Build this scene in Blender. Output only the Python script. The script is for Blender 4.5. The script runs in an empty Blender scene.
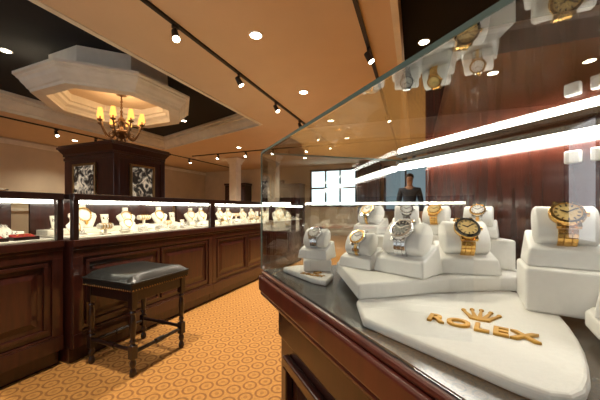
import bpy, bmesh, math, random
from mathutils import Matrix, Vector
random.seed(7)
scene=bpy.context.scene
COL=scene.collection
pi=math.pi

# ------------------------------------------------------------------ materials
def newmat(name):
    m=bpy.data.materials.new(name); m.use_nodes=True
    nt=m.node_tree; nt.nodes.clear()
    out=nt.nodes.new('ShaderNodeOutputMaterial')
    return m,nt,out
def N(nt,t,**k):
    n=nt.nodes.new(t)
    for a,b in k.items(): setattr(n,a,b)
    return n
def pbr(name,col,rough=.5,metal=0.,col2=None,scale=20.,stretch=(1,1,1),coat=0.,emis=None,estr=0.,bump=0.,spec=.5):
    m,nt,out=newmat(name)
    b=N(nt,'ShaderNodeBsdfPrincipled')
    b.inputs['Roughness'].default_value=rough
    b.inputs['Metallic'].default_value=metal
    b.inputs['Coat Weight'].default_value=coat
    b.inputs['Coat Roughness'].default_value=.08
    b.inputs['Specular IOR Level'].default_value=spec
    tc=N(nt,'ShaderNodeTexCoord'); mp=N(nt,'ShaderNodeMapping')
    mp.inputs['Scale'].default_value=stretch
    nz=N(nt,'ShaderNodeTexNoise'); nz.inputs['Scale'].default_value=scale; nz.inputs['Detail'].default_value=4
    nt.links.new(tc.outputs['Object'],mp.inputs[0]); nt.links.new(mp.outputs[0],nz.inputs['Vector'])
    r=N(nt,'ShaderNodeValToRGB')
    c2=col2 if col2 else tuple(c*.85 for c in col)
    r.color_ramp.elements[0].position=.3; r.color_ramp.elements[0].color=(*c2,1)
    r.color_ramp.elements[1].position=.7; r.color_ramp.elements[1].color=(*col,1)
    nt.links.new(nz.outputs['Fac'],r.inputs[0]); nt.links.new(r.outputs[0],b.inputs['Base Color'])
    if bump:
        bp=N(nt,'ShaderNodeBump'); bp.inputs['Strength'].default_value=bump; bp.inputs['Distance'].default_value=.002
        nt.links.new(nz.outputs['Fac'],bp.inputs['Height']); nt.links.new(bp.outputs[0],b.inputs['Normal'])
    if emis:
        b.inputs['Emission Color'].default_value=(*emis,1); b.inputs['Emission Strength'].default_value=estr
    nt.links.new(b.outputs[0],out.inputs[0])
    return m
def glassmat(name,tint=(.97,.99,.98),refl=1.0,pw=4.2):
    m,nt,out=newmat(name)
    lw=N(nt,'ShaderNodeLayerWeight'); lw.inputs[0].default_value=.5
    p=N(nt,'ShaderNodeMath',operation='POWER'); p.inputs[1].default_value=pw
    nt.links.new(lw.outputs['Facing'],p.inputs[0])
    a=N(nt,'ShaderNodeMath',operation='MULTIPLY_ADD'); a.inputs[1].default_value=.92*refl; a.inputs[2].default_value=.07*refl
    a.use_clamp=True
    nt.links.new(p.outputs[0],a.inputs[0])
    t=N(nt,'ShaderNodeBsdfTransparent'); t.inputs[0].default_value=(*tint,1)
    g=N(nt,'ShaderNodeBsdfGlossy'); g.inputs['Roughness'].default_value=.0
    mx=N(nt,'ShaderNodeMixShader')
    nt.links.new(a.outputs[0],mx.inputs[0]); nt.links.new(t.outputs[0],mx.inputs[1]); nt.links.new(g.outputs[0],mx.inputs[2])
    nt.links.new(mx.outputs[0],out.inputs[0])
    return m
def emit(name,col,s):
    m,nt,out=newmat(name); e=N(nt,'ShaderNodeEmission')
    e.inputs[0].default_value=(*col,1); e.inputs[1].default_value=s
    nt.links.new(e.outputs[0],out.inputs[0]); return m

M_wood=pbr('mahogany',(.055,.013,.008),.28,col2=(.026,.007,.005),scale=6,stretch=(8,8,1),coat=.5)
M_woodred=pbr('mahogany_red',(.12,.022,.011),.3,col2=(.065,.012,.007),scale=5,stretch=(10,10,1),coat=.4)
M_woodpan=pbr('mahogany_panelling',(.085,.020,.011),.22,col2=(.035,.009,.006),scale=5,stretch=(14,14,1),coat=.7)
M_wooddk=pbr('dark_wood',(.022,.008,.006),.3,col2=(.011,.005,.004),scale=8,stretch=(6,6,1),coat=.4)
M_tan=pbr('tan_ceiling_paint',(.70,.54,.36),.9,scale=3,col2=(.67,.515,.34))
M_cream=pbr('cream_plaster',(.84,.78,.64),.7,scale=5)
M_creamwall=pbr('cream_wall_paint',(.66,.56,.40),.85,scale=2)
M_black=pbr('black_ceiling_paint',(.006,.006,.007),.9,scale=3)
M_blackmet=pbr('black_metal',(.012,.012,.012),.45,scale=9)
M_white=pbr('white_leatherette',(.84,.82,.78),.45,col2=(.80,.78,.74),scale=150,bump=.15)
M_bust=pbr('cream_leatherette',(.84,.78,.67),.5,scale=60)
M_gray=pbr('dark_gray_deck',(.075,.08,.075),.25,scale=40,coat=.3)
M_gold=pbr('polished_gold',(.95,.58,.18),.22,metal=1.,scale=30)
M_neck=pbr('yellow_gold_chain',(.72,.42,.10),.3,metal=.8,scale=30)
M_letter=pbr('gold_lettering',(.66,.36,.07),.38,metal=.7,scale=30)
M_steel=pbr('polished_steel',(.75,.75,.76),.18,metal=1.,scale=30)
M_gem=pbr('pearl',(.85,.84,.80),.15,scale=50)
M_dialw=pbr('silver_dial',(.80,.78,.73),.4,scale=80)
M_dialb=pbr('black_dial',(.01,.01,.012),.2,scale=80)
M_dialg=pbr('champagne_dial',(.80,.55,.20),.4,scale=80)
M_leather=pbr('black_leather',(.014,.015,.014),.30,scale=90,bump=.25)
M_brass=pbr('nail_brass',(.45,.28,.12),.3,metal=1.,scale=30)
M_bronze=pbr('antique_bronze',(.22,.12,.05),.35,metal=.8,scale=25)
M_amber=emit('amber_shade',(1.,.40,.08),2.4)
M_lamp=emit('lamp_lens',(1.,.88,.66),30.)
M_tube=emit('case_tube',(1.,.93,.80),20.)
M_tube2=emit('watch_case_tube',(1.,.95,.86),28.)
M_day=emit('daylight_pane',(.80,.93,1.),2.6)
M_dim=emit('silhouette_backlight',(.45,.60,.68),.45)  # dim glow for the pane added behind the standing figure
M_fill=emit('fill_glow',(.97,.96,1.),2.2)  # glow of the added fill panes behind the camera
M_glass=glassmat('clear_glass',refl=1.1)
M_glassT=glassmat('top_case_glass',refl=1.3,pw=3.1)
M_glassI=glassmat('case_glass',refl=.6)
M_gedge=pbr('glass_edge',(.12,.19,.17),.15,scale=10)
M_red=pbr('red_sign',(.5,.02,.01),.4,scale=10,emis=(1,.05,.02),estr=.5)
M_redvel=pbr('red_velvet',(.45,.03,.02),.8,scale=60)
M_silver=pbr('silver',(.7,.68,.64),.22,metal=1.,scale=30)
M_skin=pbr('skin',(.55,.33,.22),.5,scale=20)
M_hair=pbr('dark_hair',(.02,.013,.01),.6,scale=60)
M_shirt=pbr('dark_blue_shirt',(.03,.045,.07),.8,scale=40)
M_pants=pbr('dark_trousers',(.015,.016,.02),.8,scale=40)

def carpet():
    m,nt,out=newmat('patterned_carpet')
    L=nt.links.new
    tc=N(nt,'ShaderNodeTexCoord'); mp=N(nt,'ShaderNodeMapping')
    mp.inputs['Rotation'].default_value=(0,0,math.radians(-67.9+45)); mp.inputs['Scale'].default_value=(11,11,11)
    L(tc.outputs['Object'],mp.inputs[0])
    s=N(nt,'ShaderNodeSeparateXYZ'); L(mp.outputs[0],s.inputs[0])
    def mt(op,a,b=None,c=None):
        n=N(nt,'ShaderNodeMath',operation=op)
        for i,v in enumerate((a,b,c)):
            if v is None: continue
            if isinstance(v,(int,float)): n.inputs[i].default_value=v
            else: L(v,n.inputs[i])
        return n.outputs[0]
    row=mt('FLOOR',s.outputs[1]); par=mt('FLOORED_MODULO',row,2.0)
    x2=mt('MULTIPLY_ADD',par,.5,s.outputs[0])
    fx=mt('SUBTRACT',mt('FRACT',x2),.5); fy=mt('SUBTRACT',mt('FRACT',s.outputs[1]),.5)
    d=mt('SQRT',mt('ADD',mt('MULTIPLY',fx,fx),mt('MULTIPLY',fy,fy)))
    ring=mt('LESS_THAN',mt('ABSOLUTE',mt('SUBTRACT',d,.38)),.065)
    dot=mt('LESS_THAN',d,.13)
    f=mt('MAXIMUM',ring,mt('MULTIPLY',dot,.6))
    nz=N(nt,'ShaderNodeTexNoise'); nz.inputs['Scale'].default_value=60; nz.inputs['Detail'].default_value=5; L(tc.outputs['Object'],nz.inputs['Vector'])
    mx=N(nt,'ShaderNodeMix',data_type='RGBA'); mx.inputs['A'].default_value=(.57,.27,.060,1); mx.inputs['B'].default_value=(.32,.13,.026,1)
    L(f,mx.inputs['Factor'])
    mx2=N(nt,'ShaderNodeMix',data_type='RGBA',blend_type='MULTIPLY'); mx2.inputs['Factor'].default_value=.6
    L(mx.outputs['Result'],mx2.inputs['A']); L(nz.outputs['Fac'],mx2.inputs['B'])
    hs=N(nt,'ShaderNodeHueSaturation'); hs.inputs['Value'].default_value=1.1
    L(mx2.outputs['Result'],hs.inputs['Color'])
    b=N(nt,'ShaderNodeBsdfPrincipled'); b.inputs['Roughness'].default_value=.9
    L(hs.outputs[0],b.inputs['Base Color']); L(b.outputs[0],out.inputs[0])
    return m
M_carpet=carpet()
def photomat():
    m,nt,out=newmat('monochrome_print'); L=nt.links.new
    tc=N(nt,'ShaderNodeTexCoord'); nz=N(nt,'ShaderNodeTexNoise'); nz.inputs['Scale'].default_value=9; nz.inputs['Detail'].default_value=3; nz.inputs['Distortion'].default_value=1.5
    L(tc.outputs['Object'],nz.inputs['Vector'])
    r=N(nt,'ShaderNodeValToRGB'); r.color_ramp.elements[0].position=.45; r.color_ramp.elements[0].color=(.02,.015,.012,1)
    r.color_ramp.elements[1].position=.65; r.color_ramp.elements[1].color=(.75,.66,.5,1)
    L(nz.outputs['Fac'],r.inputs[0])
    b=N(nt,'ShaderNodeBsdfPrincipled'); b.inputs['Roughness'].default_value=.3
    L(r.outputs[0],b.inputs['Base Color']); L(r.outputs[0],b.inputs['Emission Color']); b.inputs['Emission Strength'].default_value=.45  # print emits its own tones, so its lit look is in the material
    L(b.outputs[0],out.inputs[0]); return m
M_photo=photomat()

# ------------------------------------------------------------------ builder
class MB:
    def __init__(s): s.bm=bmesh.new()
    def raw(s,vs,fs,mi=0,M=None,smooth=False):
        bv=[s.bm.verts.new((M@Vector(v)) if M else v) for v in vs]
        for f in fs:
            try:
                ff=s.bm.faces.new([bv[i] for i in f]); ff.material_index=mi; ff.smooth=smooth
            except ValueError: pass
        return s
    def box(s,x0,x1,y0,y1,z0,z1,mi=0,M=None):
        return s.raw([(x0,y0,z0),(x1,y0,z0),(x1,y1,z0),(x0,y1,z0),(x0,y0,z1),(x1,y0,z1),(x1,y1,z1),(x0,y1,z1)],
            [(3,2,1,0),(4,5,6,7),(0,1,5,4),(1,2,6,5),(2,3,7,6),(3,0,4,7)],mi,M)
    def hexa(s,a,b,mi=0,M=None):
        return s.raw(list(a)+list(b),[(3,2,1,0),(4,5,6,7),(0,1,5,4),(1,2,6,5),(2,3,7,6),(3,0,4,7)],mi,M)
    def prism(s,poly,z0,z1,mi=0,top=None,M=None):
        n=len(poly); tp=top or poly
        vs=[(x,y,z0) for x,y in poly]+[(x,y,z1) for x,y in tp]
        fs=[tuple(range(n-1,-1,-1)),tuple(range(n,2*n))]+[(i,(i+1)%n,n+(i+1)%n,n+i) for i in range(n)]
        return s.raw(vs,fs,mi,M)
    def lathe(s,prof,seg=24,c=(0,0,0),mi=0,M=None,smooth=True,sx=1,sy=1,rot=0):
        vs=[];fs=[];n=len(prof)
        for r,z in prof:
            for k in range(seg):
                a=2*pi*k/seg+rot; vs.append((c[0]+max(r,1e-5)*math.cos(a)*sx,c[1]+max(r,1e-5)*math.sin(a)*sy,c[2]+z))
        for i in range(n-1):
            for k in range(seg):
                fs.append((i*seg+k,i*seg+(k+1)%seg,(i+1)*seg+(k+1)%seg,(i+1)*seg+k))
        s.raw(vs,fs,mi,M,smooth)
        s.raw(vs[:seg],[tuple(range(seg-1,-1,-1))],mi,M); s.raw(vs[(n-1)*seg:],[tuple(range(seg))],mi,M)
        return s
    def cyl(s,p0,p1,r,r1=None,seg=12,mi=0,M=None,smooth=True):
        p0=Vector(p0);p1=Vector(p1);d=p1-p0
        Q=Matrix.Translation(p0)@d.to_track_quat('Z','Y').to_matrix().to_4x4()
        if M: Q=M@Q
        return s.lathe([(r,0),(r if r1 is None else r1,d.length)],seg,mi=mi,M=Q,smooth=smooth)
    def tube(s,pts,r,seg=8,mi=0,M=None):
        for i in range(len(pts)-1): s.cyl(pts[i],pts[i+1],r,seg=seg,mi=mi,M=M)
        return s
    def ball(s,c,rx,ry=None,rz=None,seg=12,mi=0,M=None):
        ry=ry or rx; rz=rz or rx
        prof=[(math.cos(t)*1.,math.sin(t)*rz) for t in [(-pi/2+pi*i/(seg//2)) for i in range(seg//2+1)]]
        return s.lathe([(r*rx,z) for r,z in prof],seg,c,mi,M,True,1,ry/rx)
    def torus(s,R,r,seg=24,ms=8,mi=0,M=None,c=(0,0,0)):
        vs=[];fs=[]
        for i in range(seg):
            a=2*pi*i/seg
            for j in range(ms):
                b=2*pi*j/ms; q=R+r*math.cos(b); vs.append((c[0]+q*math.cos(a),c[1]+q*math.sin(a),c[2]+r*math.sin(b)))
        for i in range(seg):
            for j in range(ms):
                fs.append((i*ms+j,((i+1)%seg)*ms+j,((i+1)%seg)*ms+(j+1)%ms,i*ms+(j+1)%ms))
        return s.raw(vs,fs,mi,M,True)
    def obj(s,name,mats,parent=None,bevel=0,loc=None,rotz=0,seg=2):
        bmesh.ops.recalc_face_normals(s.bm,faces=s.bm.faces)
        me=bpy.data.meshes.new(name); s.bm.to_mesh(me); s.bm.free()
        for m in (mats if isinstance(mats,(list,tuple)) else [mats]): me.materials.append(m)
        o=bpy.data.objects.new(name,me); COL.objects.link(o)
        if parent: o.parent=parent
        if loc: o.location=loc
        o.rotation_euler[2]=rotz
        if bevel:
            b=o.modifiers.new('bevel','BEVEL'); b.width=bevel; b.segments=seg; b.limit_method='ANGLE'; b.angle_limit=math.radians(40)
        return o
def thing(name,label,cat,loc=(0,0,0),rotz=0,group=None):
    e=bpy.data.objects.new(name,None); COL.objects.link(e); e.empty_display_size=.1
    e.location=loc; e.rotation_euler[2]=rotz; e['label']=label; e['category']=cat
    if group: e['group']=group
    return e
def tag(o,label,cat,group=None):
    o['label']=label;o['category']=cat
    if group:o['group']=group
    return o
def struct(o): o['kind']='structure'; return o
def copy_thing(root,loc,rotz=0,scale=1,label=None):
    n=root.copy(); COL.objects.link(n); n.location=loc; n.rotation_euler=(0,0,rotz); n.scale=(scale,)*3
    if label: n['label']=label
    def rec(a,b):
        for c in list(a.children):
            d=c.copy(); COL.objects.link(d); d.parent=b; rec(c,d)
    rec(root,n); return n

# room frame: a along the aisle, b across it
UA=math.radians(67.9); U=Vector((math.cos(UA),math.sin(UA),0)); V=Vector((-math.sin(UA),math.cos(UA),0))
def W(a,b,z=0): return U*a+V*b+Vector((0,0,z))
def W2(a,b): p=W(a,b); return (p.x,p.y)

# ------------------------------------------------------------------ shell
A0,A1,B0,B1=-2.6,10.5,-3.0,9.0
ZS,ZC=2.70,3.02
struct(MB().prism([W2(A0,B0),W2(A1,B0),W2(A1,B1),W2(A0,B1)],-.05,0).obj('floor',M_carpet))
struct(MB().prism([W2(A0,B0),W2(A1,B0),W2(A1,B1),W2(A0,B1)],ZC,ZC+.05).obj('ceiling',M_black))
sof=MB()
def sq(pts,z0=ZS,z1=ZC-.005): sof.prism([W2(*p) for p in pts],z0,z1)
sq([(A0,.13),(A1,.13),(A1,2.9),(A0,2.9)])
sq([(5.05,2.9),(A1,2.9),(A1,6.65),(6.1,6.65)])
sq([(A0,6.65),(A1,6.65),(A1,B1),(A0,B1)])
sq([(3.7,B0),(A1,B0),(A1,-.45),(3.7,-.45)])
struct(sof.obj('ceiling.001',M_tan))
def crown(p,q,nrm,name):
    p=Vector(p);q=Vector(q);n=Vector(nrm)
    prof=[(0,0),(.03,0),(.03,.05),(.05,.06),(.09,.12),(.11,.19),(.14,.2),(.14,.25),(.17,.26),(.17,.315),(0,.315)]
    m=MB();vs=[]
    for e in (p,q):
        for d,z in prof:
            w=e+n*d; c=W(w.x,w.y,ZS+.001+z); vs.append(tuple(c))
    k=len(prof)
    m.raw(vs,[tuple(range(k)),tuple(range(2*k-1,k-1,-1))]+[(i,(i+1)%k,k+(i+1)%k,k+i) for i in range(k)])
    return struct(m.obj(name,M_cream))
dd=Vector((6.1-5.05,6.65-2.9)).normalized()
crown((5.05,2.9),(6.1,6.65),(-dd.y,dd.x),'trim_1')
crown((6.1,6.65),(A0,6.65),(0,-1),'trim_2')
struct(MB().prism([W2(*p) for p in [(A0,2.84),(5.0,2.84),(5.0,2.9),(A0,2.9)]],ZS-.012,ZS-.001).obj('trim_3',M_cream))
struct(MB().prism([W2(*p) for p in [(A0,.13),(A1,.13),(A1,.19),(A0,.19)]],ZS-.012,ZS-.001).obj('trim_4',M_cream))
struct(MB().prism([W2(*p) for p in [(A1,B0),(A1+.1,B0),(A1+.1,B1),(A1,B1)]],0,ZC).obj('wall_far',M_creamwall))
struct(MB().prism([W2(*p) for p in [(A0,B1),(A1,B1),(A1,B1+.1),(A0,B1+.1)]],0,ZC).obj('wall_left',M_creamwall))
struct(MB().prism([W2(*p) for p in [(A0,B0-.1),(A1,B0-.1),(A1,B0),(A0,B0)]],0,ZC).obj('wall_right',M_woodpan))
struct(MB().prism([W2(*p) for p in [(A0-.1,B0),(A0,B0),(A0,B1),(A0-.1,B1)]],0,ZC).obj('wall_back',M_creamwall))

def wframe(name,a,b0,b1,z0,z1,pane,nx=2,nz=1,fm=M_wooddk,door=False,flip=False):
    m=MB(); c=W(a,(b0+b1)/2,0); w=b1-b0; d=.06
    m.box(-w/2,w/2,-.02,.0,z0,z1,1)
    t=.07
    m.box(-w/2-t,-w/2,-d,0,z0-(0 if door else t),z1+t,0); m.box(w/2,w/2+t,-d,0,z0-(0 if door else t),z1+t,0)
    m.box(-w/2,w/2,-d,0,z1,z1+t,0)
    if not door: m.box(-w/2,w/2,-d,0,z0-t,z0,0)
    for i in range(1,nx): x=-w/2+w*i/nx; m.box(x-.03,x+.03,-d+.01,-.02,z0,z1,0)
    for i in range(1,nz): z=z0+(z1-z0)*i/nz; m.box(-w/2,w/2,-d+.012,-.02,z-.03,z+.03,0)
    return struct(m.obj(name,[fm,pane],loc=tuple(c),rotz=UA-pi/2+(pi if flip else 0)))
wframe('window_1',A1-.001,2.05,3.75,1.15,2.45,M_day,3,2)
wframe('fill_window_1',A0+.001,.6,3.0,.5,2.4,M_fill,3,1,flip=True)  # unseen glowing window added behind the camera for soft fill
wframe('fill_window_2',A0+.001,3.6,6.0,.5,2.4,M_fill,3,1,flip=True)  # second unseen pane, added for the same fill
wframe('backlight_window',A1-.001,-.35,.95,1.0,2.45,M_dim,2,1)  # added glowing window, makes the figure stand out as a silhouette
wframe('door_1',A1-.001,5.0,5.9,.0,2.1,M_wooddk,1,1,M_wood,True)
for i,(z0,z1) in enumerate(((.95,1.02),(2.55,2.66))):
    struct(MB().prism([W2(*p) for p in [(A0,B1-.05),(A1,B1-.05),(A1,B1-.001),(A0,B1-.001)]],z0,z1).obj('trim_%d'%(7+i),M_cream))

def column(a,b,label):
    e=thing('column',label,'column',tuple(W(a,b)),UA,'cream square columns')
    MB().box(-.14,.14,-.14,.14,.12,2.5).obj('shaft',M_cream,e,.01)
    MB().box(-.19,.19,-.19,.19,0,.12).obj('column_base',M_cream,e,.015)
    m=MB(); m.box(-.17,.17,-.17,.17,2.5,2.55); m.prism([(-.17,-.17),(.17,-.17),(.17,.17),(-.17,.17)],2.55,2.68,top=[(-.24,-.24),(.24,-.24),(.24,.24),(-.24,.24)])
    m.obj('capital',M_cream,e)
column(8.0,4.15,'cream painted square column with flared capital')
column(8.0,5.6,'cream painted square column with flared capital')

# octagonal ceiling canopy
OC=Vector((-2.745,4.23))
m=MB()
vs=[];fs=[]
prof=[(.62,3.0),(.62,2.62),(.65,2.61),(.66,2.57),(.70,2.54),(.72,2.50),(.72,2.47),(.86,2.47),(.87,2.50),(.89,2.51),(.91,2.54),(.94,2.57),(.96,2.61),(.98,2.62),(.98,2.64),(1.01,2.65),(1.01,2.68),(.70,2.70),(.70,3.01)]
k=len(prof)
for r,z in prof:
    for i in range(8):
        a=2*pi*i/8+pi/8; R=r/math.cos(pi/8); vs.append((R*math.cos(a),R*math.sin(a),z))
for j in range(k-1):
    for i in range(8): fs.append((j*8+i,j*8+(i+1)%8,(j+1)*8+(i+1)%8,(j+1)*8+i))
m.raw(vs,fs)
struct(m.obj('trim_5',M_cream,loc=(OC.x,OC.y,0),rotz=UA))
m=MB(); m.prism([(.63/math.cos(pi/8)*math.cos(2*pi*i/8+pi/8),.63/math.cos(pi/8)*math.sin(2*pi*i/8+pi/8)) for i in range(8)],2.72,2.75)
struct(m.obj('trim_6',M_tan,loc=(OC.x,OC.y,0),rotz=UA))

def rpanel(m,x0,x1,z0,z1,y,mi=0):
    t=.022
    for (a,b,c,d) in ((x0,x1,z0,z0+t),(x0,x1,z1-t,z1),(x0,x0+t,z0+t,z1-t),(x1-t,x1,z0+t,z1-t)):
        m.box(a,b,y-.016,y,c,d,mi)
    i=.045; j=.085
    m.hexa([(x0+i,y,z0+i),(x1-i,y,z0+i),(x1-i,y,z1-i),(x0+i,y,z1-i)],[(x0+j,y-.013,z0+j),(x1-j,y-.013,z0+j),(x1-j,y-.013,z1-j),(x0+j,y-.013,z1-j)],mi)

# ------------------------------------------------------------------ island showcases
def showcase(a0,b0,w,label,D=.58):
    e=thing('display_counter',label,'display counter',tuple(W(a0,b0)),UA,'island showcases')
    m=MB()
    m.box(.0,w,.05,D-.02,.0,.1); m.box(0,w,.02,D,.1,.76)
    m.box(0,w,.0,.02,.1,.19); m.box(0,w,.004,.02,.19,.205)
    m.box(0,w,.005,.02,.68,.76)
    m.box(0,w,-.01,D,.755,.80); m.box(0,w,.0,.02,.735,.755)
    m.box(0,.06,.004,.02,.2,.69); m.box(w-.06,w,.004,.02,.2,.69); 
    m.obj('base_cabinet',M_wood,e,.004)
    n=2
    for i in range(n):
        pm=MB(); x0=.07+i*(w-.14)/n+.01; x1=.07+(i+1)*(w-.14)/n-.01
        rpanel(pm,x0,x1,.235,.665,.021); pm.obj('raised_panel',M_wood,e,.003)
    m=MB()
    m.box(0,.035,0,.035,.80,1.06); m.box(w-.035,w,0,.035,.80,1.06)
    m.box(0,w,-.006,.04,1.058,1.10); m.box(0,w,D-.04,D,1.058,1.10)
    m.box(0,.03,.04,D-.04,1.062,1.098); m.box(w-.03,w,.04,D-.04,1.062,1.098)
    m.obj('top_frame',M_wooddk,e,.003)
    MB().box(.03,w-.03,.03,D-.03,.8005,.812).obj('display_deck',M_bust,e,.002)
    MB().box(.03,w-.03,D-.03,D-.01,.80,1.06).obj('back_door',M_wood,e)
    MB().box(.037,w-.037,.006,.010,.803,1.056).obj('front_glass',M_glassI,e)
    MB().box(.03,w-.03,.04,D-.04,1.085,1.089).obj('top_glass',M_glassI,e)
    m=MB(); m.box(.05,w-.05,.016,.034,1.036,1.056); m.obj('light_tube',M_tube,e)
    m=MB(); m.box(.04,w-.04,.36,.50,.8125,.85); m.obj('riser',M_bust,e,.004)
    return e
IB=2.02
US=[1.13,2.483,3.836]
showcase(-.235,IB+.07,1.35,'mahogany jewelry counter with raised panels and lit glass top')
for a in US: showcase(a,IB,1.35,'mahogany jewelry counter with raised panels and lit glass showcase')

def bust():
    e=thing('necklace_bust','cream leatherette necklace bust with a draped gold necklace','jewelry display',group='necklace busts')
    m=MB()
    sec=[(.0,.042,.024,-.012),(.012,.046,.026,-.010),(.04,.062,.024,-.004),(.065,.074,.020,.004),(.080,.070,.018,.010),(.092,.048,.017,.015),(.102,.028,.016,.018),(.118,.021,.016,.020),(.145,.022,.016,.021)]
    vs=[];fs=[];sg=16
    for z,rx,ry,oy in sec:
        for k in range(sg):
            a=2*pi*k/sg; vs.append((rx*math.cos(a),oy+ry*math.sin(a),z))
    for i in range(len(sec)-1):
        for k in range(sg): fs.append((i*sg+k,i*sg+(k+1)%sg,(i+1)*sg+(k+1)%sg,(i+1)*sg+k))
    fs.append(tuple(range(sg-1,-1,-1))); fs.append(tuple(range(len(vs)-sg,len(vs))))
    m.raw(vs,fs,smooth=True); m.obj('bust_form',M_bust,e)
    m=MB()
    for i in range(26):
        t=2*pi*i/26; x=.036*math.sin(t); z=.085-.045*math.cos(t) if math.cos(t)>0 else .085-.028*math.cos(t)
        y=-.034+max(0,(z-.035))*.55 if math.cos(t)>-.2 else .002
        m.ball((x,y,z),.0048,seg=6)
    m.ball((0,-.036,.030),.009,.006,.011,seg=8)
    m.obj('necklace',M_neck,e)
    return e
def tbar():
    e=thing('bracelet_stand','cream leatherette bracelet bar with gold bracelets','jewelry display',group='bracelet bars')
    m=MB(); m.box(-.03,.03,-.022,.022,0,.008); m.box(-.008,.008,-.008,.008,.008,.05); m.cyl((-.055,0,.06),(.055,0,.06),.02,seg=16); m.obj('bar_form',M_bust,e,.001)
    for x in (-.03,-.008,.016,.036):
        m=MB(); m.torus(.0215,.003,18,6,M=Matrix.Translation((x,0,.06))@Matrix.Rotation(pi/2,4,'Y')); m.obj('bracelet',M_neck,e)
    return e
def ringcone():
    e=thing('ring_stand','cream leatherette ring display block with rings','jewelry display',group='ring blocks')
    m=MB(); m.hexa([(-.04,-.03,0),(.04,-.03,0),(.04,.03,0),(-.04,.03,0)],[(-.036,-.022,.012),(.036,-.022,.012),(.036,.028,.04),(-.036,.028,.04)]); m.obj('block',M_bust,e,.003)
    for x in (-.022,0,.022):
        m=MB()
        m.torus(.008,.0018,14,6,M=Matrix.Translation((x,0,.032))@Matrix.Rotation(pi/2,4,'Y')); m.ball((x,0,.042),.004,seg=6)
        m.obj('ring',M_steel,e)
    return e
def ear():
    e=thing('earring_stand','cream leatherette earring stand with drop earrings','jewelry display',group='earring stands')
    m=MB(); m.box(-.025,.025,-.02,.02,0,.008); m.hexa([(-.02,.004,.008),(.02,.004,.008),(.02,.012,.008),(-.02,.012,.008)],[(-.03,.014,.085),(.03,.014,.085),(.03,.02,.085),(-.03,.02,.085)]); m.obj('stand_form',M_bust,e,.001)
    for x in (-.015,.015):
        m=MB(); m.ball((x,.006,.065),.004,seg=6); m.ball((x,.003,.055),.006,.004,.010,seg=6); m.obj('earring',M_steel,e)
    return e
def pearl():
    e=thing('pearl_roll','cream leatherette cushion with a strand of pearls','jewelry display',group='pearl cushions')
    m=MB(); m.ball((0,0,.016),.045,.03,.016,seg=14); m.obj('cushion',M_bust,e)
    m=MB()
    for i in range(18):
        t=2*pi*i/18; m.ball((.03*math.cos(t),.018*math.sin(t),.031),.0056,seg=6)
    m.obj('pearl_strand',M_gem,e); return e
def rtray():
    e=thing('jewelry_tray','shallow dark tray lined with red velvet holding rings','jewelry tray',group='red lined trays')
    m=MB(); m.box(-.06,.06,-.045,.045,0,.006)
    for (a,b,c,d) in ((-.06,.06,-.045,-.039),(-.06,.06,.039,.045),(-.06,-.054,-.039,.039),(.054,.06,-.039,.039)): m.box(a,b,c,d,.006,.02)
    m.obj('tray_body',M_wooddk,e,.001)
    MB().hexa([(-.0535,-.0385,.0062),(.0535,-.0385,.0062),(.0535,.0385,.0062),(-.0535,.0385,.0062)],[(-.0535,-.0385,.014),(.0535,-.0385,.014),(.0535,.0385,.034),(-.0535,.0385,.034)]).obj('lining',M_redvel,e,.002)
    for i in range(3):
        q=MB(); q.torus(.009,.002,14,6,M=Matrix.Translation((-.03+.03*i,0,.026))@Matrix.Rotation(pi/2,4,'Y')); q.obj('ring',M_gold,e)
    return e
kinds=[bust(),tbar(),ringcone(),ear(),pearl(),rtray()]
used=[False]*6
def put(k,a,b,z,rz,s=1):
    root=kinds[k]; p=tuple(W(a,b,z))
    if not used[k]:
        used[k]=True; root.location=p; root.rotation_euler=(0,0,rz); root.scale=(s,)*3
    else: copy_thing(root,p,rz,s)
rr=random.Random(3)
allu=[(-.235,IB+.07)]+[(x,IB) for x in US]
pat=[[4,3,2,1,4,1,2],[3,0,3,0,1,0,3],[0,0,3,0,0,1,0],[0,3,0,0,3,0,0]]
for ui,(ua,ub) in enumerate(allu):
    for i in range(0 if ui else 3,7):
        a=ua+.13+i*(1.35-.26)/6
        big=(ui==1 and i==1)
        s=1.4 if big else (rr.uniform(1.05,1.2) if pat[ui][i]==0 else rr.uniform(1.1,1.4))
        put(pat[ui][i],a,ub+.43,.8503,UA+(-.25 if pat[ui][i]==0 else 0)+rr.uniform(-.2,.2),s)
    if ui==0:
        for i in range(5): put(5,ua+.62+i*.145,ub+.12,.8125,UA,1.0)
        for i in range(5): put(5 if i in (1,3) else 2,ua+.62+i*.145,ub+.25,.8125,UA,1.0)
        continue
    for i in range(8):
        a=ua+.11+i*(1.35-.22)/7+rr.uniform(-.01,.01)
        put(rr.choice([2,4,1,3,2,4]),a,ub+.12+rr.uniform(-.02,.01),.8125,UA+rr.uniform(-.3,.3),1.0)
    for i in range(6):
        a=ua+.16+i*(1.35-.32)/5+rr.uniform(-.01,.01)
        put(rr.choice([0,3,4,1]),a,ub+.265+rr.uniform(-.005,.01),.8125,UA+rr.uniform(-.3,.3),.9)

e=thing('silver_tray','oval silver tray standing on the glass counter top','tray',tuple(W(.76,IB+.36,1.0895)),UA)
MB().lathe([(.10,0),(.10,.006),(.15,.012),(.19,.03),(.20,.032),(.19,.026),(.15,.008),(.0,.008)],32,sx=1,sy=.7).obj('dish',M_silver,e)
m=MB(); m.torus(.195,.004,32,6,c=(0,0,.03),M=Matrix.Scale(.7,4,(0,1,0))); m.obj('rim',M_silver,e)

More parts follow.
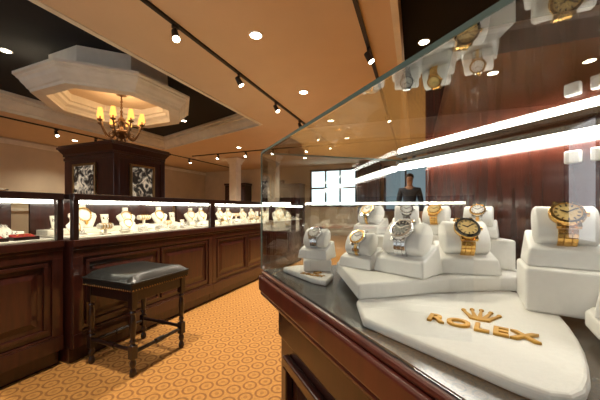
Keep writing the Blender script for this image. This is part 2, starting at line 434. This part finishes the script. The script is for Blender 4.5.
# ------------------------------------------------------------------ tower cabinet
e=thing('tower_cabinet','tall square mahogany cabinet with cornice and framed prints','cabinet',tuple(W(2.44,3.57)),UA)
TW,TD=.90,1.13
m=MB(); m.box(.05,TW-.05,.05,TD-.05,.12,1.74); m.box(.02,TW-.02,.02,TD-.02,0,.12)
for x0,x1 in ((.045,.12),(TW-.12,TW-.045)): m.box(x0,x1,.035,.05,.12,1.74)
m.obj('body',M_wood,e,.004)
m=MB()
def rect(o): return [(-o+.05,-o+.05),(TW-.05+o,-o+.05),(TW-.05+o,TD-.05+o),(-o+.05,TD-.05+o)]
m.prism(rect(.01),1.68,1.72); m.prism(rect(.015),1.74,1.77); m.prism(rect(.015),1.77,1.84,top=rect(.06)); m.prism(rect(.07),1.84,1.87); m.prism(rect(.055),1.87,1.89)
m.obj('cornice',M_wood,e,.003)
mm=MB(); t=.03; x0,x1,z0,z1=.27,.66,1.08,1.62
for (a,b,c,d) in ((x0,x1,z0,z0+t),(x0,x1,z1-t,z1),(x0,x0+t,z0+t,z1-t),(x1-t,x1,z0+t,z1-t)): mm.box(a,b,.02,.05,c,d)
mm.obj('picture_frame',M_brass,e,.003)
MB().box(x0+t,x1-t,.038,.048,z0+t,z1-t).obj('print',M_photo,e)
mm=MB()
y0,y1,z0,z1=.37,.86,1.10,1.62
for (a,b,c,d) in ((y0,y1,z0,z0+t),(y0,y1,z1-t,z1),(y0,y0+t,z0+t,z1-t),(y1-t,y1,z0+t,z1-t)): mm.box(.02,.05,a,b,c,d)
mm.obj('picture_frame',M_brass,e,.003)
MB().box(.036,.048,y0+t,y1-t,z0+t,z1-t).obj('print',M_photo,e)

# ------------------------------------------------------------------ chandelier
e=thing('chandelier','bronze chandelier with amber candle shades hanging above the tower cabinet','chandelier',(OC.x+.08,OC.y,1.98))
m=MB(); m.lathe([(.0,0),(.012,.01),(.03,.03),(.012,.055),(.05,.08),(.10,.12),(.12,.16),(.08,.19),(.03,.21),(.02,.27),(.045,.31),(.05,.35),(.02,.39),(.012,.45),(.02,.47),(.008,.5)],20); m.obj('centre_body',M_bronze,e)
m=MB()
m.tube([(0,0,.49),(0,0,.74)],.007); 
for i in range(5): m.torus(.018,.004,12,5,M=Matrix.Translation((0,0,.53+i*.045))@Matrix.Rotation(pi/2,4,'X')@Matrix.Rotation((i%2)*pi/2,4,'Y'))
m.lathe([(.07,.715),(.06,.73),(.02,.738)],16); m.obj('chain',M_bronze,e)
for i in range(8):
    a=2*pi*i/8+.2; m=MB(); pts=[]
    for t_ in range(11):
        q=t_/10; r=.07+.21*q; z=.15-.10*math.sin(q*pi)*1.1+.10*q*q*1.3; pts.append((r*math.cos(a),r*math.sin(a),z))
    m.tube(pts,.011,7)
    m.lathe([(.012,-.02),(.04,0),(.035,.012),(.012,.014)],12,pts[-1]); m.cyl(pts[-1],(pts[-1][0],pts[-1][1],pts[-1][2]+.08),.01)
    m.torus(.03,.006,12,5,M=Matrix.Translation(((.14)*math.cos(a),.14*math.sin(a),.11))@Matrix.Rotation(a,4,'Z')@Matrix.Rotation(pi/2,4,'X'))
    m.tube([(.03*math.cos(a),.03*math.sin(a),.33),(.09*math.cos(a),.09*math.sin(a),.30),(.11*math.cos(a),.11*math.sin(a),.24),(.08*math.cos(a),.08*math.sin(a),.19),(.09*math.cos(a),.09*math.sin(a),.13)],.007,6)
    m.obj('arm',M_bronze,e)
    s=MB(); c=pts[-1]; s.lathe([(.044,.05),(.042,.07),(.028,.17),(.024,.175)],14,c); s.obj('lamp_shade',M_amber,e)

# ------------------------------------------------------------------ track lights and downlights
def rail(a0,b0,a1,b1,z):
    p=W(a0,b0,z);q=W(a1,b1,z);d=q-p
    m=MB(); m.box(0,d.length,-.018,.018,0,.022)
    o=m.obj('track_rail',M_blackmet,loc=tuple(p),rotz=math.atan2(d.y,d.x)); tag(o,'black aluminium lighting track fixed under the ceiling','lighting track','lighting tracks')
rail(-2,2.03,8.6,2.03,ZS-.0235)
rail(-2,.45,8.6,.45,ZS-.0235)
rail(-2,7.0,9.6,7.0,ZS-.0235)
rail(7.1,3.0,7.1,6.6,ZS-.0235)
def spotproto():
    e=thing('track_spotlight','small black cylindrical track spotlight with lit lens','spotlight',group='track spotlights')
    m=MB(); m.box(-.03,.03,-.015,.015,-.025,0); m.cyl((0,0,-.025),(0,0,-.06),.006); m.obj('bracket',M_blackmet,e)
    d=Vector((0,.45,-.8)).normalized(); c=Vector((0,0,-.085))
    m=MB(); m.cyl(c-d*.05,c+d*.06,.028,.036,16); m.obj('lamp_head',M_blackmet,e)
    m=MB(); m.cyl(c+d*.06,c+d*.064,.031,.031,16); m.obj('lamp_lens',M_lamp,e)
    return e
sp=spotproto(); first=True
def addspot(a,b,z,rz):
    global first
    if first: sp.location=tuple(W(a,b,z)); sp.rotation_euler[2]=rz; first=False
    else: copy_thing(sp,tuple(W(a,b,z)),rz)
for a in (1.97,2.98,4.0,5.0,6.0,7.0): addspot(a,2.03,ZS-.0235,UA+rr.choice([pi,pi+.5,pi-.5]))
for a in (3.02,5.2): addspot(a,.45,ZS-.0235,UA+pi)
for a in (2.6,3.6,4.4,5.2,6.2,7.4): addspot(a,7.0,ZS-.0235,UA+pi)
for b in (3.6,4.6,5.6): addspot(7.1,b,ZS-.0235,UA+pi/2)
def dlproto():
    e=thing('downlight','round recessed ceiling downlight with pale trim ring','ceiling light',group='recessed downlights')
    m=MB(); m.torus(.062,.008,24,6,c=(0,0,-.004)); m.obj('trim_ring',M_cream,e)
    m=MB(); m.lathe([(.056,-.006),(.056,-.001)],24); m.obj('lamp_lens',M_lamp,e); return e
dl=dlproto(); fd=True
for a,b,z in [(.97,1.46,ZS),(2.4,1.44,ZS),(3.83,1.5,ZS),(5.26,1.5,ZS),(6.7,1.5,ZS),(3.73,-.1,ZC),(4.18,-.9,ZS),(4.25,-1.85,ZS),(1.93,4.83,ZC),(3.18,3.57,ZC),(5.0,4.9,ZC),(3.0,6.0,ZC),(4.4,7.8,ZS),(6.4,7.8,ZS),(6.6,4.5,ZS),(8.2,5.9,ZS),(8.8,3.4,ZS)]:
    p=tuple(W(a,b,z-.0005))
    if fd: dl.location=p; fd=False
    else: copy_thing(dl,p)

# ------------------------------------------------------------------ stool
SF=Vector((-1.0,1.695))
e=thing('bar_stool','backless dark wood stool with black leather saddle seat and nailheads','stool',(SF.x,SF.y,0),UA)
S=.38
def leg(x,y):
    m=MB()
    t=.019
    m.box(x-t,x+t,y-t,y+t,.40,.515); m.box(x-t,x+t,y-t,y+t,.105,.185)
    m.lathe([(.010,0),(.016,.004),(.020,.02),(.017,.035),(.011,.05),(.018,.065),(.019,.08),(.013,.095),(.017,.105)],16,(x,y,0))
    m.lathe([(.018,.185),(.012,.195),(.019,.21),(.013,.225),(.015,.24),(.019,.30),(.017,.35),(.012,.37),(.020,.38),(.013,.392),(.018,.40)],16,(x,y,0))
    return m.obj('leg',M_wooddk,e,.002)
for x in (0,S):
    for y in (0,S): leg(x,y)
m=MB()
for (x0,x1,y0,y1) in ((.019,S-.019,-.012,.012),(.019,S-.019,S-.012,S+.012),(-.012,.012,.019,S-.019),(S-.012,S+.012,.019,S-.019)): m.box(x0,x1,y0,y1,.445,.51)
m.obj('apron',M_wooddk,e,.003)
for (p,q) in (((.019,0,.14),(S-.019,0,.14)),((.019,S,.14),(S-.019,S,.14)),((0,.019,.155),(0,S-.019,.155)),((S,.019,.155),(S,S-.019,.155))):
    m=MB(); m.cyl(p,q,.012,seg=10); c=(Vector(p)+Vector(q))/2; d=(Vector(q)-Vector(p)).normalized()*.03; m.cyl(c-d,c+d,.017,seg=12); m.obj('stretcher',M_wooddk,e)
m=MB(); n=14; o=.035; vs=[];fs=[]
def seatz(u,v): 
    f=(1-abs(u)**6)*(1-abs(v)**6)
    return .565+.035*math.sqrt(max(0,f))+.022*(abs(v)**2)*math.sqrt(max(0,f))
for i in range(n+1):
    for j in range(n+1):
        u=-1+2*i/n; v=-1+2*j/n
        k=1-.03*(u*u*v*v)
        vs.append((S/2+u*(S/2+o)*k,S/2+v*(S/2+o)*k,seatz(u,v)))
for i in range(n):
    for j in range(n): fs.append((i*(n+1)+j,(i+1)*(n+1)+j,(i+1)*(n+1)+j+1,i*(n+1)+j+1))
m.raw(vs,fs,smooth=True)
m.box(-o,S+o,-o,S+o,.511,.5655)
m.obj('seat',M_leather,e,.006)
m=MB()
for i in range(24):
    q=-o+.012+(S+2*o-.024)*i/23
    for x,y in ((q,-o),(q,S+o),(-o,q),(S+o,q)): m.ball((x,y,.519),.0055,seg=6)
o_=m.obj('nailhead_trim',M_brass,e); o_['kind']='stuff'
m=MB(); m.tube([(-o,-o,.56),(S+o,-o,.56),(S+o,S+o,.56),(-o,S+o,.56),(-o,-o,.56)],.006,8)
m.obj('seat_piping',M_leather,e)

# ------------------------------------------------------------------ watch showcase
CA=math.radians(-65.5); C0=Vector((-.0935,.695))
X=Vector((math.cos(CA),math.sin(CA))); Y=Vector((-math.sin(CA),math.cos(CA)))
L=1.3; ZD,ZT=.85,1.137
BX,BY=.06,.388
case=thing('watch_showcase','mahogany watch showcase with glass sides and top and lit interior','display counter',(C0.x,C0.y,0),CA)
def off(d):
    k=d
    return [(-k*1.1,-k),(L+k,-k),(L+k,BY+k+.015),(BX-k,BY+k+.015)]
m=MB(); m.prism(off(-.035),.1,.775); m.prism(off(-.05),0,.1)
m.prism(off(-.028),.1,.19); m.prism(off(-.03),.70,.775)
m.obj('base_cabinet',M_wood,case,.004)
m=MB(); m.prism(off(-.03),.755,.79,top=off(-.002)); m.prism(off(.004),.79,.80); m.prism(off(.007),.80,.838); m.prism(off(.002),.838,.849); m.obj('wood_ledge',M_woodred,case,.005,seg=3)
for i in range(2):
    pm=MB(); rpanel(pm,.09+i*.59,.64+i*.59,.22,.68,.0345); pm.obj('raised_panel',M_wood,case,.003)
MB().prism(off(-.004),.8492,.853).obj('display_deck',M_gray,case)
MB().box(0.002,L,0,.0005,.8535,ZT-.003).obj('front_glass',M_glass,case)
a=Vector((0,0));b=Vector((BX,BY)); d=(b-a).normalized(); nrm=Vector((-d.y,d.x))*.0005
MB().prism([tuple(a),tuple(b),tuple(b+nrm),tuple(a+nrm)],.8535,ZT-.003).obj('side_glass',M_glass,case)
MB().prism([(0,0),(L,0),(L,BY),(BX,BY)],ZT,ZT+.0005).obj('top_glass',M_glassT,case)
m=MB(); m.box(-.002,L,-.002,-.0003,ZT-.002,ZT+.003); m.box(-.002,.0,-.002,.0,.853,ZT+.003)
m.prism([(-.002,0),(BX-.002,BY),(BX,BY),(0,0)],ZT-.002,ZT+.003)
m.obj('glass_edge',M_gedge,case)
m=MB(); m.box(.15,L,BY,BY+.017,.853,ZT-.002)
for x in (.15,.47,.488): m.box(x,x+.008,BY-.005,BY+.001,.853,1.10)
m.obj('back_panel',M_woodpan,case,.001)
MB().box(.07,L-.02,BY-.018,BY-.004,1.108,1.122).obj('light_tube',M_tube2,case)
MB().box(.065,L,BY-.022,BY,1.1225,1.132).obj('light_housing',M_silver,case)
for x in (.43,.462):
    MB().box(x,x+.020,BY-.012,BY-.0005,1.073,1.093).obj('sensor_box',M_white,case,.002)

def platform(pts,z0,z1,label,name='display_platform',bev=.004):
    c=sum((Vector(p) for p in pts),Vector((0,0)))/len(pts)
    m=MB(); m.prism([(p[0]-c.x,p[1]-c.y) for p in pts],z0,z1)
    o=m.obj(name,M_white,bevel=bev,loc=(c.x,c.y,0),seg=3); tag(o,label,'display platform'); return o,c
arc=[(.198,.205),(.213,.211),(.232,.226),(.252,.247),(.272,.270),(.292,.297),(.312,.327),(.332,.360),(.35,.40),(.362,.44)]
pad,pc=platform([(.078,.352),(.17,.222),(.184,.208)]+arc+[(.33,.52),(.12,.50),(.084,.42)],.8532,.8645,'white leatherette showcase pad with gold crown and lettering','display_pad')
pl,lc=platform([(-.040,.660),(.025,.555),(.050,.535),(.070,.590),(.07,.70),(-.01,.685)],.8532,.8645,'small white leatherette pad with tiny gold crown lettering','display_pad')
platform([(.086,.418),(.15,.434),(.24,.457),(.33,.466),(.43,.450),(.38,.575),(.315,.72),(.11,.70),(.078,.60)],.8647,.889,'wide white leatherette platform carrying the watch stands')
platform([(.115,.605),(.19,.573),(.275,.577),(.335,.548),(.382,.50),(.387,.545),(.325,.69),(.14,.69)],.8892,.945,'white leatherette raised step under the rear watches')
platform([(.008,.607),(.068,.607),(.072,.672),(.008,.672)],.8647,.890,'small white leatherette riser under a gold watch')
platform([(.300,.378),(.372,.325),(.435,.42),(.42,.442),(.345,.452)],.8647,.922,'white leatherette raised block beneath a gold watch')
platform([(.345,.336),(.327,.325),(.308,.295),(.292,.265),(.286,.24),(.36,.18),(.47,.17),(.46,.27),(.378,.314)],.8647,.885,'white leatherette curved pad beside the lettered pad')

def textmesh(txt,size,ext,off_):
    c=bpy.data.curves.new('txt','FONT'); c.body=txt; c.size=size; c.extrude=ext; c.offset=off_; c.align_x='CENTER'; c.space_character=1.15
    c.bevel_depth=size*.008
    o=bpy.data.objects.new('txt',c); COL.objects.link(o)
    dg=bpy.context.evaluated_depsgraph_get(); me=bpy.data.meshes.new_from_object(o.evaluated_get(dg)); bpy.data.objects.remove(o)
    return me
def crownmesh(m,s,z):
    m.prism([(x*s,y*s) for x,y in [(-.32,.07),(-.27,-.04),(0,-.09),(.27,-.04),(.32,.07),(.26,.16),(0,.12),(-.26,.16)]],0,z)
    for i,(tx,ty) in enumerate([(-.52,.66),(-.28,.86),(0,.95),(.28,.86),(.52,.66)]):
        bx=-.24+i*.12
        m.prism([((bx-.07)*s,.10*s),((bx+.07)*s,.10*s),((tx+.03)*s,ty*s),((tx-.03)*s,ty*s)],0,z)
        m.ball((tx*s,(ty+.04)*s,z*.6),.085*s,.085*s,z*.8,seg=8)
def lettering(parent,c,x,y,ang,size,zz,cs,co):
    me=textmesh('ROLEX',size,size*.04,size*.022)
    me.materials.append(M_letter); o=bpy.data.objects.new('gold_lettering',me); COL.objects.link(o); o.parent=parent
    o.location=(x-c.x,y-c.y,zz+size*.05); o.rotation_euler[2]=ang
    m=MB(); crownmesh(m,size*cs,.0024); k=m.obj('crown_emblem',M_letter,parent); 
    dx=Vector((-math.sin(ang),math.cos(ang)))*size*co
    k.location=(x-c.x+dx.x,y-c.y+dx.y,zz+.0001); k.rotation_euler[2]=ang
lettering(pad,pc,.196,.314,math.radians(-36),.031,.8645,1.2,1.2)
lettering(pl,lc,.022,.578,math.radians(-35),.0155,.8645,1.0,1.1)

# ------------------------------------------------------------------ watch stand and watches
TILT=math.radians(-30)
def standproto():
    e=thing('watch_stand','white leatherette watch stand with rounded cushion','watch stand',group='watch stands')
    m=MB(); m.hexa([(-.042,-.030,0),(.042,-.030,0),(.042,.034,0),(-.042,.034,0)],[(-.039,-.026,.022),(.039,-.026,.022),(.037,.030,.044),(-.037,.030,.044)]); m.obj('stand_block',M_white,e,.003,seg=3)
    m=MB(); n=24;vs=[];fs=[]
    xs=[-.031,-.028,-.011,.011,.028,.031]; sc=[.88,1,.97,.97,1,.88]
    for x,s in zip(xs,sc):
        for k in range(n):
            a=2*pi*k/n; ca,sa=math.cos(a),math.sin(a)
            p=.75; vs.append((x,.002+.0185*s*math.copysign(abs(ca)**p,ca),.052+.0265*s*math.copysign(abs(sa)**p,sa)))
    for i in range(5):
        for k in range(n): fs.append((i*n+k,i*n+(k+1)%n,(i+1)*n+(k+1)%n,(i+1)*n+k))
    fs.append(tuple(range(n)));fs.append(tuple(range(5*n,6*n)))
    m.raw(vs,fs,smooth=True,M=Matrix.Translation((0,0,.052))@Matrix.Rotation(TILT,4,'X')@Matrix.Translation((0,0,-.052)))
    m.obj('cushion',M_white,e); return e
def watchproto(name,label,mb,mc,md,mz=None):
    e=thing(name,label,'watch',group='wrist watches')
    mz=mz or mb
    c=Vector((0,.002,.052)); ra,rb=.0215,.0295
    T=Matrix.Translation(c)@Matrix.Rotation(TILT,4,'X')
    m=MB(); n=30; HA=pi*.95
    for k in range(n):
        a=2*pi*k/n
        if abs(((a-HA+pi)%(2*pi))-pi)<.40: continue
        y=ra*math.cos(a);z=rb*math.sin(a); ta=math.atan2(rb*math.cos(a),-ra*math.sin(a))
        Q=T@Matrix.Translation((0,y,z))@Matrix.Rotation(ta,4,'X')
        wd=.0095
        m.box(-wd,-wd*.42,-.0026,.0026,-.0014,.0014,0,Q); m.box(-wd*.38,wd*.38,-.0026,.0026,-.0017,.0017,1,Q); m.box(wd*.42,wd,-.0026,.0026,-.0014,.0014,0,Q)
    m.obj('bracelet',[mb,mc],e,.0004,seg=1)
    hp=(0,ra*math.cos(HA)*1.0,rb*math.sin(HA))
    H=T@Matrix.Translation(hp)@Matrix.Rotation(math.radians(80),4,'X')@Matrix.Scale(.92,4)
    m=MB(); m.lathe([(.0165,-.004),(.0195,-.002),(.0195,.003),(.0185,.0035)],32,M=H)
    for sx in (-1,1):
        for sy in (-1,1): m.box(min(sx*.008,sx*.0125),max(sx*.008,sx*.0125),min(sy*.012,sy*.022),max(sy*.012,sy*.022),-.004,.002,0,H)
    m.cyl((.019,0,0),(.0225,0,0),.003,seg=12,M=H); m.obj('watch_case',mb,e)
    m=MB(); vs=[];fs=[];n=60
    for r,z in ((.0195,.0035),(.0185,.0058),(.0152,.0062),(.0148,.0045)):
        for k in range(n):
            q=2*pi*k/n; r2=r-(.0005 if k%2 and r>.016 else 0); vs.append((r2*math.cos(q),r2*math.sin(q),z))
    for i in range(3):
        for k in range(n): fs.append((i*n+k,i*n+(k+1)%n,(i+1)*n+(k+1)%n,(i+1)*n+k))
    m.raw(vs,fs,M=H); m.obj('bezel',mz,e)
    m=MB(); m.lathe([(.0152,.0036),(.0152,.0047)],32,M=H,smooth=False); m.obj('dial',md,e)
    m=MB()
    for k in range(12):
        q=2*pi*k/12; m.box(-.0007,.0007,.0105,.0138,.0047,.0053,0,H@Matrix.Rotation(q,4,'Z'))
    m.box(-.0008,.0008,-.001,.008,.0048,.0056,0,H@Matrix.Rotation(1.1,4,'Z')); m.box(-.0007,.0007,-.001,.0115,.0049,.0057,0,H@Matrix.Rotation(-1.0,4,'Z'))
    m.obj('watch_hands',M_wooddk if md in (M_dialg,M_dialw) else mc,e)
    return e
st=standproto()
wA=watchproto('wrist_watch','steel wrist watch with fluted bezel and dark dial on a cushion',M_steel,M_steel,M_dialb)
wB=watchproto('wrist_watch','gold wrist watch with black bezel and champagne dial on a cushion',M_gold,M_gold,M_dialg,M_dialb)
wC=watchproto('wrist_watch','all gold wrist watch with champagne dial on a cushion',M_gold,M_gold,M_dialg)
wD=watchproto('wrist_watch','steel and gold wrist watch with pale dial on a cushion',M_steel,M_gold,M_dialw,M_gold)
wE=watchproto('wrist_watch','steel wrist watch with silver white dial on a cushion',M_steel,M_steel,M_dialw)
pl_=[(wA,.187,.497,.889,-50,1.12),(wB,.293,.508,.889,-12,1.15),(wC,.365,.392,.922,-32,1.06),
 (wD,.118,.548,.889,-45,.85),(wE,.038,.640,.890,-30,.85),(wD,.160,.642,.945,-50,.8),(wE,.235,.625,.945,-20,.8),(wC,.298,.620,.945,-45,.8),(wD,.350,.556,.945,-38,.78),
 (wA,.352,.285,.885,-50,.9)]
seen=set(); fs_=True
for w,x,y,z,r,s in pl_:
    z+=.0003; rz=math.radians(r)
    if fs_: st.location=(x,y,z); st.rotation_euler[2]=rz; st.scale=(s,)*3; fs_=False
    else: copy_thing(st,(x,y,z),rz,s)
    if w not in seen: seen.add(w); w.location=(x,y,z); w.rotation_euler[2]=rz; w.scale=(s,)*3
    else: copy_thing(w,(x,y,z),rz,s)

# ------------------------------------------------------------------ background furniture
def tallcab(a,b,w,label,h=2.3,d=.5):
    e=thing('tall_cabinet',label,'cabinet',tuple(W(a,b)),UA-pi/2,'tall wall cabinets')
    m=MB(); m.box(-w/2,w/2,-d,0,0,h); m.obj('body',M_wooddk,e,.005)
    m=MB(); m.box(-w/2-.03,w/2+.03,-d-.03,0,h,h+.08); m.obj('cornice',M_wood,e,.01)
    for i in (0,1):
        x0=-w/2+.04+i*w/2; q=MB(); q.box(x0,x0+w/2-.06,-d-.012,-d,.12,h-.07); rpanel(q,x0+.02,x0+w/2-.08,.15,1.0,-d-.012); rpanel(q,x0+.02,x0+w/2-.08,1.1,h-.1,-d-.012); q.obj('door',M_wood,e)
tallcab(A1-.02,1.50,.75,'tall dark wood cabinet with panelled doors beside a bright window',2.5)
tallcab(A1-.02,-1.5,1.6,'tall dark wood cabinet with panelled doors against the wall',2.5)
tallcab(A1-.02,4.4,.7,'tall dark wood cabinet with panelled doors against the cream wall',1.9)
tallcab(A1-.02,7.0,1.0,'tall dark wood cabinet with panelled doors against the cream wall',2.0)
o=MB().box(-.2,.2,-.02,0,1.62,1.80).obj('wall_sign',M_red,loc=tuple(W(A1-.06,5.45,.0)),rotz=UA-pi/2); tag(o,'small glowing red sign mounted on a door','sign')

# ------------------------------------------------------------------ person standing in the aisle
def skin(name,chains,mat,parent,root=0,sub=2):
    vs=[];es=[];rs=[]
    idx={}
    def vid(p,r):
        k=tuple(round(c,4) for c in p)
        if k not in idx: idx[k]=len(vs); vs.append(p); rs.append(r)
        return idx[k]
    for ch in chains:
        pr=None
        for p,r in ch:
            i=vid(p,r)
            if pr is not None: es.append((pr,i))
            pr=i
    me=bpy.data.meshes.new(name); me.from_pydata(vs,es,[]); me.materials.append(mat)
    o=bpy.data.objects.new(name,me); COL.objects.link(o); o.parent=parent
    sm=o.modifiers.new('skin','SKIN'); sm.use_smooth_shade=True
    for i,v in enumerate(me.skin_vertices[0].data):
        r=rs[i]; v.radius=r if isinstance(r,tuple) else (r,r)
    me.skin_vertices[0].data[root].use_root=True
    s=o.modifiers.new('sub','SUBSURF'); s.levels=sub; s.render_levels=sub
    return o
per=thing('person','person in dark blue shirt and dark trousers standing with arms down','person',(2.42,6.25,0),math.radians(-21))
body=[[((0,0,.95),.12),((0,0,1.12),.115),((0,0,1.30),.135),((0,.0,1.42),.10),((0,0,1.50),.055),((0,-.01,1.57),.062),((0,-.01,1.64),.088),((0,0,1.71),.078),((0,0,1.75),.045)]]
for s in (-1,1):
    body.append([((0,.0,1.42),.10),((s*.18,0,1.41),.058),((s*.235,.02,1.13),.043),((s*.245,-.05,.90),.031),((s*.245,-.07,.84),.034),((s*.245,-.08,.80),.030)])
    body.append([((0,0,.95),.12),((s*.09,0,.86),.085),((s*.10,-.01,.50),.058),((s*.10,.02,.10),.04),((s*.10,.0,.05),.04),((s*.11,-.14,.035),.032)])
    for f in range(4):
        y=-.105+.018*f
        body.append([((s*.245,-.08,.80),.030),((s*.243,y,.765),.009),((s*.235,y-.004,.735-.004*(f in (1,2))),.008),((s*.222,y-.004,.715-.006*(f in (1,2))),.007)])
    body.append([((s*.245,-.07,.84),.034),((s*.235,-.115,.815),.010),((s*.225,-.125,.785),.008)])
body.append([((0,-.01,1.64),.088),((0,-.100,1.635),.014),((0,-.107,1.62),.010)])
skin('body',body,M_skin,per)
sh=[[((0,0,.93),.145),((0,0,1.12),.14),((0,0,1.30),.155),((0,0,1.42),.115),((0,0,1.475),.068)]]
for s in (-1,1): sh.append([((0,0,1.42),.115),((s*.18,0,1.415),.075),((s*.237,.02,1.13),.058),((s*.246,-.04,.93),.046)])
skin('shirt',sh,M_shirt,per)
tr=[[((0,0,.96),.14),((0,0,.90),.13)]]
for s in (-1,1): tr.append([((0,0,.90),.13),((s*.095,0,.82),.10),((s*.10,-.01,.50),.072),((s*.10,.02,.09),.06)])
skin('trousers',tr,M_pants,per)
m=MB(); m.ball((0,.022,1.71),.088,.095,.082,seg=16); m.obj('hair',M_hair,per)
for s in (-1,1):
    m=MB(); m.ball((s*.03,-.095,1.665),.009,.006,.006,seg=8); m.obj('eye',M_hair,per)

# ------------------------------------------------------------------ lamps
def spot(a,b,z,e,size=110,col=(1,.87,.69),tgt=None,blend=.6,r=.05):
    l=bpy.data.lights.new('lamp','SPOT'); l.energy=e; l.spot_size=math.radians(size); l.spot_blend=blend; l.color=col; l.shadow_soft_size=r
    o=bpy.data.objects.new('lamp',l); COL.objects.link(o); o.location=W(a,b,z)
    if tgt:
        o.rotation_euler=(Vector(tgt)-o.location).to_track_quat('-Z','Y').to_euler()
    return o
for a,b,z in [(.97,1.46,ZS),(2.4,1.44,ZS),(3.83,1.5,ZS),(5.26,1.5,ZS),(6.7,1.5,ZS)]: spot(a,b,z-.02,215,125)
for a in (1.97,2.98,4.0,5.0): spot(a,2.03,ZS-.2,24,60,tgt=W(a+.1,IB+.4,.9))
spot(3.02,.45,ZS-.2,60,40,tgt=(.25,.45,.9),r=.03)
spot(1.2,.45,ZS-.2,42,50,tgt=(.2,.4,.9),r=.03)  # extra spot with no fixture, added to brighten the watches
for a,b,z in [(4.18,-.9,ZS),(1.93,4.83,ZC),(3.18,3.57,ZC),(5.0,4.9,ZC),(4.4,7.8,ZS),(6.4,7.8,ZS),(6.6,4.5,ZS),(8.2,5.9,ZS),(8.8,3.4,ZS)]: spot(a,b,z-.02,120,130)
l=bpy.data.lights.new('lamp','POINT'); l.energy=15; l.color=(1,.68,.38); l.shadow_soft_size=.25
o=bpy.data.objects.new('lamp',l); COL.objects.link(o); o.location=(OC.x+.08,OC.y,2.38)

w=bpy.data.worlds.new('World'); scene.world=w; w.use_nodes=True
bg=w.node_tree.nodes['Background']; bg.inputs[0].default_value=(1,.86,.68,1); bg.inputs[1].default_value=.5

# ------------------------------------------------------------------ camera
cam=bpy.data.cameras.new('Camera'); cam.sensor_width=36; cam.lens=17.0; cam.shift_y=.015; cam.clip_start=.02
co=bpy.data.objects.new('Camera',cam); COL.objects.link(co); co.location=(0,0,1.0); co.rotation_euler=(pi/2,0,0)
scene.camera=co
scene.view_settings.view_transform='Standard'
